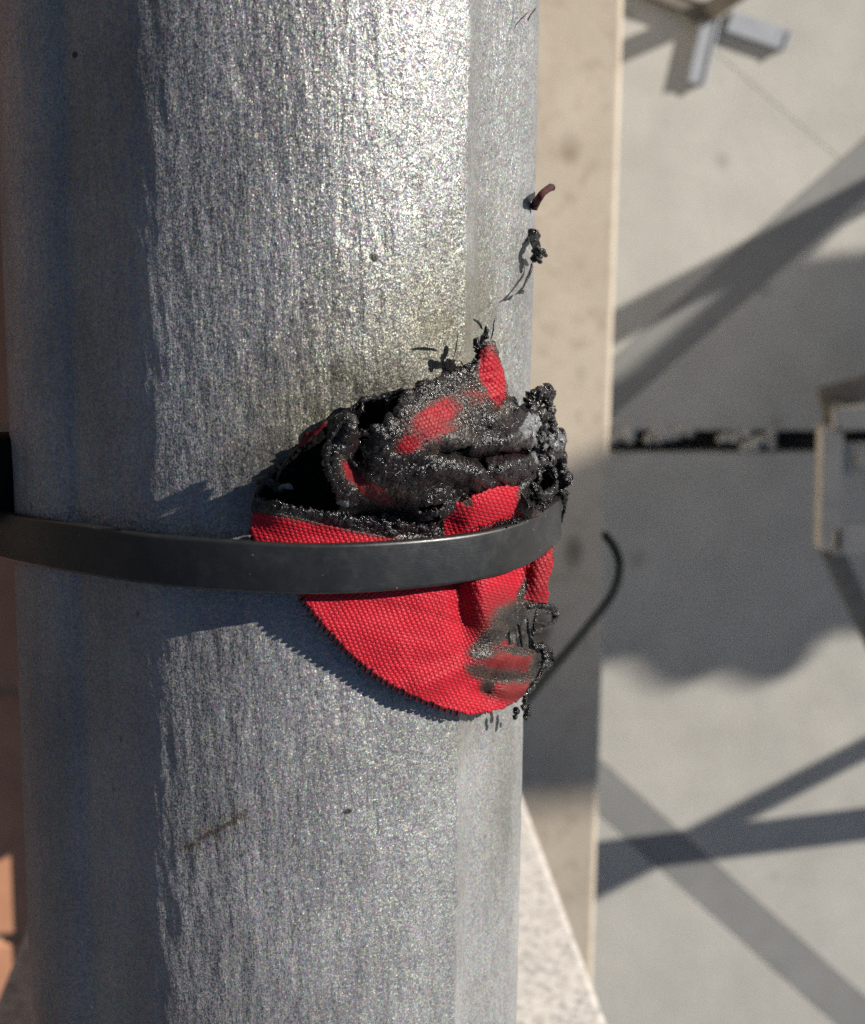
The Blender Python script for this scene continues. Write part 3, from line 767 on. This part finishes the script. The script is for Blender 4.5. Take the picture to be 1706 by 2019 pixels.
sheet('melted_upper_sheet', polyB, hB, charB, ashB, meltB, holes=holesB, rag=4.0, amp=0.00016, thick=0.0006, crust=0.5, wkw=dict(ang=-70, pitch=4.6, ratio=1.4))

# ---- inner layer on the rail, the cavity's shade put into its black
polyC = [(506, 962), (530, 935), (560, 905), (600, 868), (640, 838), (690, 806), (720, 790), (750, 786), (800, 772), (860, 760), (940, 740), (1000, 830), (1036, 940), (1030, 1000), (860, 1012), (700, 1016), (560, 996), (512, 985)]
sheet('inner_layer', polyC, lambda x, y: 0.0006 + 0.0006 * np.abs(fbm(x / 30, y / 30, None, 21, 3)), lambda x, y: np.ones_like(x), lambda x, y: 0 * x, lambda x, y: np.ones_like(x), rag=6, step=2.0, mat='shade_black', crust=0.5)
sheet('bubble_shade', [(1044 + 0, 915), (1070, 906), (1098, 915), (1106, 945), (1100, 978), (1070, 988), (1044, 975)], lambda x, y: 0.0010 + 0 * x, lambda x, y: np.ones_like(x), lambda x, y: 0 * x, lambda x, y: np.ones_like(x), rag=2, step=2.0, mat='shade_black', crust=0.5, push=0.003)  # dark sheet standing in for the shade inside the bubble

sheet('scorched_backing', [(985, 1240), (1004, 1225), (1034, 1222), (1050, 1240), (1052, 1290), (1020, 1292), (985, 1275)], lambda x, y: 0.0007 + 0 * x, lambda x, y: 0.62 + 0.35 * fbm(x / 16, y / 16, None, 91, 3), lambda x, y: blobs(x, y, [(1010, 1256, 14, 16, 0, .55)]), lambda x, y: np.ones_like(x), rag=8, step=1.6, holes=[(1040, 1256, 6, 14, 0)])
# ---- strands, drips and torn threads: (points (px, py, height mm), radius px start/end)
PXM = 0.187 / FPX                     # metres per photograph pixel at the rail
def strand(name, pts, r0, r1, mat, n=None, lump=0.5, seed=0, seg=9):
    pts = np.array(pts, float); P3 = on_pole(pts[:, 0], pts[:, 1], pts[:, 2] * 0.001)
    L = np.linalg.norm(np.diff(P3, axis=0), axis=1).sum(); n = n or max(12, int(L / 0.00022))
    Q = resample(P3, n); t = np.linspace(0, 1, n)
    rr = (r0 + (r1 - r0) * t) * PXM * (1 + 0.35 * lump * noise(t * L / 0.0012, 0 * t + seed, None, seed))
    rr = rr * np.clip(np.minimum(t, 1 - t) * n / 2.5, 0.02, 1)
    V, F = tube_arrays(Q, rr, seg, lump, seed)
    return V, F
def strand_obj(name, mat, *specs):
    V, F = join([strand(name, s[0], s[1], s[2], mat, lump=s[3] if len(s) > 3 else 0.6, seed=11 + k) for k, s in enumerate(specs)])
    return link(name, arr_mesh(name, V, F), MAT[mat], fl, True)
strand_obj('charred_strand', 'char', ([(1040, 1196, 3.2), (1062, 1192, 3.6), (1082, 1196, 3.8), (1096, 1204, 3.8)], 5, 7, .9), ([(1096, 1204, 3.8), (1092, 1222, 3.6), (1080, 1236, 3.6), (1064, 1242, 3.4), (1050, 1250, 3.2)], 7, 5, .8),
           ([(1052, 1214, 3.2), (1068, 1212, 3.3), (1084, 1208, 3.6)], 3, 3), ([(1050, 1228, 3.2), (1066, 1228, 3.4), (1078, 1236, 3.6)], 2, 4), ([(1058, 1200, 3.0), (1054, 1226, 3.0), (1050, 1262, 2.8)], 3.5, 3.0))
strand_obj('charred_strand', 'char', ([(1022, 1222, 2.6), (1026, 1248, 2.6), (1030, 1282, 2.4)], 4, 2.5), ([(1008, 1226, 2.4), (1004, 1246, 2.2), (1006, 1272, 1.8)], 2.5, 2), ([(1040, 1218, 2.9), (1044, 1250, 2.8), (1046, 1284, 2.6)], 4, 3.5), ([(1046, 1250, 2.8), (1052, 1272, 3), (1056, 1288, 3)], 5, 5))
strand_obj('melted_drip', 'char', ([(1052, 1278, 3.2), (1066, 1276, 3.5), (1080, 1284, 3.6), (1086, 1298, 3.6), (1078, 1312, 3.4), (1068, 1322, 3.2), (1058, 1340, 3), (1046, 1356, 2.8), (1034, 1372, 2.6), (1036, 1388, 2.6), (1030, 1402, 2.4)], 8, 5, 1.1),
           ([(1072, 1290, 3.8), (1078, 1302, 4), (1070, 1316, 3.9)], 9, 8, 1.0))
cs = [(1040, 1404, 2.4), (1043, 1392, 2.6), (1018, 1402, 2.0), (1016, 1414, 1.8), (1036, 1414, 2.2), (1044, 1408, 2.4), (1084, 1292, 3.8), (1072, 1286, 4.2)]
V, F = lumps([on_pole(a, b, c * .001) for a, b, c in cs], [8 * PXM, 6 * PXM, 8 * PXM, 6 * PXM, 7 * PXM, 5 * PXM, 9 * PXM, 8 * PXM], 3, 0.35, 4)
link('melted_bead', arr_mesh('melted_bead', V, F), MAT['char'], fl, True)
# black threads standing up at the top
strand_obj('charred_strand', 'char', ([(952, 700, 3.2), (944, 690, 3.6), (950, 672, 4), (958, 655, 4.2), (958, 640, 4.2)], 5, 3, .9), ([(946, 690, 3.6), (940, 674, 4.6), (944, 664, 4.8)], 7, 3, .8), ([(966, 676, 4), (972, 655, 4), (974, 636, 4), (980, 618, 4.2)], 1.6, 1.2), ([(952, 650, 4.6), (944, 636, 5.4), (932, 628, 6.2)], 3, 2))
o_thread = strand_obj('loose_thread', 'cloth', ([(968, 680, 3.4), (980, 712, 3.2), (988, 745, 2.8), (992, 772, 2.4)], 1.8, 1.8, .1))
# torn lit edge of the pocket on the left
strand_obj('torn_edge', 'cloth', ([(588, 882, 6.0), (602, 868, 7.4), (616, 855, 8.2), (632, 842, 8.6), (646, 829, 8.8)], 6, 4, .5), ([(594, 872, 6.8), (603, 859, 7.8), (612, 852, 8.2)], 6, 4, .6))
strand_obj('charred_strand', 'char', ([(543, 962, 2.4), (547, 942, 3.2), (556, 922, 3.8), (572, 898, 4.6), (592, 878, 6.2)], 3, 2, .3), ([(504, 955, 2.2), (520, 948, 2.6), (540, 955, 2.6), (560, 972, 2.4)], 8, 6, 1.0), ([(500, 985, 2.2), (512, 965, 2.6), (524, 945, 2.8), (530, 934, 3.0)], 6, 4, 1.0))
strand_obj('ash_rim', 'ash', ([(548, 968, 2.8), (556, 960, 3.2), (568, 958, 3.2), (580, 966, 3.0)], 5, 4, .9), ([(664, 985, 2.8), (674, 984, 3.0), (690, 990, 2.6)], 4, 3, .8))
# rolled rim of the upper sheet
strand_obj('rolled_rim', 'char', ([(690, 822, 8.2), (672, 832, 8.4), (654, 856, 8.4), (645, 885, 8.2), (645, 915, 7.4), (655, 945, 6.4), (665, 968, 4.8), (668, 988, 3.4)], 7, 4, .9), ([(700, 824, 7.6), (700, 845, 7.8), (688, 865, 7.6), (686, 890, 7.0), (694, 910, 6.4), (712, 926, 5.6)], 5, 3, .9))

strand_obj('charred_strand', 'char', ([(628, 848, 1.2), (660, 824, 1.6), (690, 808, 1.8), (716, 790, 2.0), (748, 785, 2.4), (775, 776, 2.8), (802, 768, 3.4)], 4, 6, .7), ([(716, 792, 2.2), (712, 812, 2.4), (704, 830, 2.6)], 4, 2, 1.0), ([(760, 782, 2.8), (764, 806, 2.6), (758, 826, 2.4)], 5, 2, 1.0))
V, F = lumps([on_pole(a, b, c * .001) for a, b, c in ((948, 692, 3.6), (944, 704, 3.4), (952, 680, 4.2), (940, 684, 4.6), (936, 716, 3.4), (925, 722, 3.4), (958, 664, 4.4), (905, 730, 3.2), (885, 740, 3.2))], [r_ * PXM for r_ in (8, 7, 6, 6, 7, 6, 4, 6, 6)], 3, 1.0, 44)
link('char_flake', arr_mesh('char_flake', V, F), MAT['char'], fl, True)
# ---- lumpy crust on the far right, with the open black bubble beside the tie
ring = []
for a in np.linspace(0, 2 * np.pi, 15):
    ring.append((1071 + 26 * math.cos(a) + 2 * math.sin(3 * a), 945 + 31 * math.sin(a), 4.6 + 1.2 * math.sin(a + .6)))
strand_obj('burst_bubble', 'char', (ring, 6.5, 6.5, 0.9))
cs, rs = [], []
for a, b, c, r_ in [(1052, 772, 3.0, 7), (1060, 768, 3.0, 5), (1072, 778, 3.4, 7), (1080, 792, 3.8, 7), (1082, 806, 3.8, 6), (1054, 820, 2.6, 7), (1066, 824, 3.0, 6), (1078, 818, 3.6, 6), (1088, 830, 4.0, 6), (1090, 846, 4.2, 7), (1094, 860, 4.2, 6), (1098, 868, 4.3, 4),
                  (1062, 846, 3.0, 8), (1050, 862, 3.2, 10), (1066, 866, 3.2, 9), (1080, 858, 3.4, 7), (1054, 884, 3.4, 9), (1070, 888, 3.4, 9), (1086, 882, 3.8, 6), (1062, 902, 3.6, 8), (1082, 902, 3.8, 6), (1046, 905, 3.6, 9), (1044, 930, 3.6, 7), (1050, 975, 4.0, 8), (1062, 985, 4.2, 7), (1040, 890, 4, 8)]:
    cs.append(on_pole(a, b, c * .001)); rs.append(r_ * PXM * 0.95)
V, F = lumps(cs, rs, 3, 1.25, 8)
cr = link('lumpy_crust', arr_mesh('lumpy_crust', V, F), MAT['char'], fl, True)
cs, rs = [], []
for a, b, c, r_ in [(1034, 838, 3.4, 9), (1042, 846, 3.4, 8), (1036, 826, 3.0, 6), (1076, 840, 4.0, 5), (1048, 832, 3.2, 6)]:
    cs.append(on_pole(a, b, c * .001)); rs.append(r_ * PXM)
V, F = lumps(cs, rs, 3, 0.6, 18)
link('ash_crust', arr_mesh('ash_crust', V, F), MAT['ash'], fl, True)
polyD = [(1026, 880), (1030, 835), (1040, 812), (1036, 780), (1046, 764), (1062, 762), (1078, 774), (1088, 800), (1088, 822), (1096, 842), (1102, 868), (1096, 890), (1098, 912), (1108, 940), (1104, 978), (1070, 992), (1044, 988), (1034, 930)]
sheet('crust_sheet', polyD, lambda x, y: 0.0018 + 0.001 * sstep(1040, 1095, x), lambda x, y: np.ones_like(x), lambda x, y: blobs(x, y, [(1062, 868, 24, 26, 0, .6), (1040, 838, 14, 18, 0, .8)]), lambda x, y: np.ones_like(x), rag=6, step=1.2, crust=2.2, thick=0.0008, holes=[(1064, 802, 12, 17, 15), (1082, 852, 7, 6, 0), (1072, 944, 24, 29, 0)])
strand_obj('charred_strand', 'char', ([(1104, 966, 4.8), (1112, 978, 5.2), (1114, 996, 5.2), (1110, 1014, 5.0), (1108, 1032, 4.8)], 4, 4, 1.2))

# ---- crumbs of char scattered over every burnt area
cs, rs = [], []
def scatter(poly, hfun, cf, count, rmin, rmax, dh):
    xs = [p[0] for p in poly]; ys = [p[1] for p in poly]; k = 0
    X = rng.uniform(min(xs), max(xs), count * 12); Y = rng.uniform(min(ys), max(ys), count * 12)
    ok = (sdf(X, Y, poly) < 2) & (X > 655) & (cf(X, Y) > 0.72 + 0.3 * fbm(X / 30, Y / 30, None, 41, 2))
    X, Y = X[ok][:count], Y[ok][:count]
    P3 = on_pole(X, Y, hfun(X, Y) + dh); r_ = rmin + (rmax - rmin) * rng.random(len(X)) ** 3
    cs.extend(P3); rs.extend(r_ * PXM)
scatter(polyB, hB, charB, 240, 0.6, 2.6, 0.0001)
scatter([p for p in polyA if p[1] < 1060] , hA, charA, 260, 0.7, 2.8, 0.0001)
# char squeezed over the upper edge of the tie
te = np.array([(880, 1052), (930, 1046), (980, 1034), (1030, 1022), (1062, 1008), (1084, 994)], float)
for k in range(150):
    f_ = rng.random() ** 0.6; x_ = 880 + f_ * 204; y_ = np.interp(x_, te[:, 0], te[:, 1]) + rng.normal(0, 3.0 + 4 * f_)
    cs.append(on_pole(x_, y_, 0.0030 + 0.0018 * f_ + 0.0005 * rng.random())); rs.append((1.0 + 4.2 * rng.random() ** 2 * f_) * PXM)
V, F = lumps(cs, rs, 1, 0.8, 23)
tag(link('char_crumbs', arr_mesh('char_crumbs', V, F), MAT['char'], fl, True), kind='stuff')

# ---- overlock stitches along the cut edge of the flap
edge = np.array([(591, 1181), (606, 1201), (631, 1233), (661, 1266), (691, 1296), (721, 1323), (761, 1351), (801, 1371), (841, 1388), (881, 1403), (917, 1412)], float)
sg = np.concatenate([[0], np.cumsum(np.linalg.norm(np.diff(edge, axis=0), axis=1))])
for k, s_ in enumerate(np.arange(4, sg[-1] - 4, 12.6)):
    c = np.array([np.interp(s_, sg, edge[:, 0]), np.interp(s_, sg, edge[:, 1])])
    c2_ = np.array([np.interp(s_ + 2, sg, edge[:, 0]), np.interp(s_ + 2, sg, edge[:, 1])]); t_ = (c2_ - c) / np.linalg.norm(c2_ - c); nn_ = np.array([t_[1], -t_[0]])
    hb_ = float(hA(np.array([c[0]]), np.array([c[1]]))[0]) * 1000
    jit = random.uniform(-1.2, 1.2)
    p0 = c + nn_ * (13 + jit) + t_ * 1; p1 = c + nn_ * 5; p2 = c - nn_ * (1.5 + jit * .4); p3 = c - nn_ * 0.5 + t_ * 5.5
    V, F = strand('stitch', [(p0[0], p0[1], hb_ + 0.15), (p1[0], p1[1], hb_ + 0.38), (p2[0], p2[1], hb_ + 0.2), (p3[0], p3[1], hb_ - 0.1)], 3.6, 2.8, 'cloth', n=12, lump=0.1, seed=k, seg=7)
    link('stitch', arr_mesh('stitch', V, F), MAT['cloth'], fl, True)
for x_, y_ in ((497, 1048), (500, 1058), (503, 1066)):
    V, F = strand('stitch', [(x_ + 9, y_ - 3, 2.5), (x_, y_ - 2, 2.6), (x_ - 4, y_ + 3, 2.4), (x_ + 4, y_ + 6, 2.3)], 3, 2.5, 'cloth', n=12, lump=.1, seg=7)
    link('stitch', arr_mesh('stitch', V, F), MAT['cloth'], fl, True)

# ================================================================== SCRAPS STUCK BEHIND THE RAIL
def scrap(name, label, specs):
    root = empty(name, tuple(on_pole(specs[0][1][0][0], specs[0][1][0][1], 0.001))); tag(root, label, 'cloth scrap')
    for k, (pn, pts, r0, r1, mat, lp) in enumerate(specs):
        V, F = strand(pn, pts, r0, r1, mat, lump=lp, seed=70 + k); link(pn, arr_mesh(pn, V, F), MAT[mat], root, True)
    return root
scrap('ribbon_stub', 'short dark red cloth stub with blackened tip at the right edge of the rail',  # stub takes the darker red that holds its shade
      [('stub', [(1050, 414, 0.0), (1056, 401, 0.4), (1066, 386, 1.4), (1078, 374, 1.9), (1090, 368, 2.2)], 10, 7, 'scorched', 0.15), ('burnt_tip', [(1080, 373, 2.0), (1087, 369, 2.2), (1094, 368, 2.3)], 8, 6, 'char', 0.5)])
scrap('char_clump', 'black charred lump with a thin strand trailing down the right edge of the rail',
      [('clump', [(1049, 452, 0.0), (1053, 466, 0.4), (1058, 486, 1.2), (1057, 505, 1.0), (1050, 517, 0.5)], 11, 11, 'char', 1.0), ('knob', [(1062, 490, 1.6), (1072, 498, 1.9), (1077, 506, 2.0)], 6, 4, 'char', 1.0), ('knob', [(1058, 505, 1.3), (1063, 514, 1.5), (1066, 518, 1.6)], 5, 4, 'char', 1.0),
       ('strand', [(1050, 516, 0.4), (1046, 535, 0.25), (1037, 555, 0.25), (1029, 570, 0.2), (1014, 583, 0.12)], 3, 2, 'char', 0.5), ('strand', [(1034, 572, 0.1), (1028, 577, 0.1), (1020, 578, 0.1)], 2.5, 2, 'char', 0.6)])
scrap('dark_speck', 'tiny black fibre near the top right edge of the rail',
      [('fibre', [(1040, 42, 0.15), (1046, 30, 0.2), (1058, 14, 0.3)], 1.6, 1.4, 'char', 0.4)])

# ================================================================== UNSEEN THINGS ADDED BEYOND THE FRAME TO THROW THE SHADOWS
def back(px, py, z, dist):
    """a point dist metres towards the sun from the place seen at a pixel on height z"""
    p = on_plane(px, py, z); return p + S * dist

# ---- two posts and a furled parasol added beyond the right edge to cast shadows
GS = np.array([S[0], S[1], 0]) / math.tan(SUN_E) / S[2] * math.tan(SUN_E)      # ground shift towards the sun per metre of height
def post(px, py, dist, height, rad, label, arm=None):
    p = on_plane(px, py, 0.0) + np.array([math.cos(SUN_A), math.sin(SUN_A), 0]) * dist
    root = empty('shadow_post', (p[0], p[1], 0)); tag(root, label, 'post', 'added shadow posts beyond the right edge')
    bm = bmesh.new(); bmesh.ops.create_cone(bm, cap_ends=True, segments=24, radius1=rad, radius2=rad, depth=height, matrix=Matrix.Translation((p[0], p[1], height / 2)))
    link('shaft', bm_mesh('shaft', bm), MAT['steel'], root, False)
    bm = bmesh.new(); bmesh.ops.create_cone(bm, cap_ends=True, segments=32, radius1=rad * 3, radius2=rad * 2.6, depth=0.012, matrix=Matrix.Translation((p[0], p[1], 0.0065)))
    link('base_plate', bm_mesh('base_plate', bm), MAT['steel'], root)
    bm = bmesh.new(); bmesh.ops.create_uvsphere(bm, u_segments=20, v_segments=10, radius=rad * 1.25, matrix=Matrix.Translation((p[0], p[1], height)))
    link('cap', bm_mesh('cap', bm), MAT['steel'], root)
    if arm:
        A_, B_ = [on_plane(a, b, 0.0) for a, b in arm]
        tA = np.linalg.norm((p - A_)[:2]) / math.cos(SUN_E)
        V, F = tube_arrays(np.linspace(A_ + S * tA, B_ + S * (tA + 2.9), 12), np.linspace(0.020, 0.033, 12), 16); link('shadow_arm', arr_mesh('shadow_arm', V, F), MAT['steel'], root, True)  # slanted arm added to lay shade along the diagonal strip
post(1706, 1476, 1.1, 1.0, 0.020, 'unseen post added to throw the lower long shadow band across the paving')
post(1706, 386, 0.9, 0.95, 0.026, 'unseen post with an arm, added to throw the upper shadows across the paving', ((1655, 409), (1140, 880)))

def parasol():
    D = 3.2
    AZ = np.array([math.cos(SUN_A), math.sin(SUN_A), 0]); QV = np.array([-math.sin(SUN_A), math.cos(SUN_A), 0])
    base = AZ * D
    prof = [  # height, q low edge, q high edge (across the sunbeam), shaped to the wanted shadow
        (0.55, -1.00, -0.58), (0.70, -1.05, -0.47), (0.86, -1.06, -0.43), (0.90, -1.04, -0.385), (0.913, -1.03, -0.385), (0.95, -1.0, -0.415), (0.978, -0.955, -0.42), (0.986, -0.955, -0.425), (0.994, -1.0, -0.425), (1.018, -1.0, -0.425), (1.028, -0.97, -0.425), (1.032, -0.915, -0.425), (1.045, -0.90, -0.425), (1.1, -0.83, -0.425), (1.25, -0.80, -0.42), (1.6, -0.74, -0.38), (2.0, -0.66, -0.31), (2.3, -0.59, -0.25), (2.37, -0.52, -0.240), (2.42, -0.455, -0.232), (2.44, -0.43, -0.235), (2.46, -0.37, -0.31)]
    zs = np.linspace(prof[0][0], prof[-1][0], 260); P_ = np.array(prof)
    lo, hi = np.interp(zs, P_[:, 0], P_[:, 1]), np.interp(zs, P_[:, 0], P_[:, 2])
    th = np.linspace(0, 2 * np.pi, 72, endpoint=False); V = []
    for z, a, b in zip(zs, lo, hi):
        c, r = (a + b) / 2, (b - a) / 2
        rr = r * (0.93 + 0.07 * np.cos(8 * th))
        for t, q in zip(th, rr): V.append(base + QV * (c + q * math.cos(t)) + AZ * (q * 0.8 * math.sin(t)) + np.array([0, 0, z]))
    V = np.array(V); n1 = 72
    i, j = np.meshgrid(np.arange(len(zs) - 1), np.arange(n1), indexing='ij'); k = (j + 1) % n1
    F = np.stack([i * n1 + j, i * n1 + k, (i + 1) * n1 + k, (i + 1) * n1 + j], -1).reshape(-1, 4)
    foot = base + QV * -0.66
    root = empty('shadow_parasol', tuple(foot)); tag(root, 'unseen furled parasol added to throw the broad shadow over wall and paving', 'parasol')
    link('shadow_canopy', arr_mesh('shadow_canopy', V, F), MAT['canvas'], root, True)
    a, b = foot, base + QV * -0.35 + np.array([0, 0, 2.47])
    V, F = tube_arrays(resample([a, a * .6 + b * .4, b], 20), np.full(20, 0.022), 14); link('pole', arr_mesh('pole', V, F), MAT['steel'], root, True)
    bm = bmesh.new(); add_box(bm, (foot[0] - .25, foot[1] - .25, 0.004), (foot[0] + .25, foot[1] + .25, 0.07), 0.01); link('base', bm_mesh('base', bm), MAT['granite'], root)
parasol()

# ---- unseen dark front added on the left to darken the rail's reflections
house = empty('added_dark_front', (-3.2, 0, TZ)); tag(house, 'unseen dark boarded front added beyond the terrace for the rail to reflect', 'house front')
MAT['timber'] = mat_simple('dark_front_boards', (0.042, 0.042, 0.044), 0.75, var=0.35, scale=12, bump=0.3, bscale=80, bdist=0.003)
bm = bmesh.new(); add_box(bm, (-3.5, -5, TZ - 0.2), (-3.23, 5, TZ + 4.6)); link('wall', bm_mesh('wall', bm), MAT['timber'], house)
bm = bmesh.new(); add_box(bm, (-0.015, -5, -0.098), (0.015, 5, 0.098), 0.004); bd = bm_mesh('board', bm); bd.materials.append(MAT['timber'])
for k in range(23):
    t = bpy.data.objects.new('board', bd); COL.objects.link(t); t.parent = house; t.location = (-0.014, 0, 0.1 + 0.2 * k); t.rotation_euler = (0, 0.03, 0)
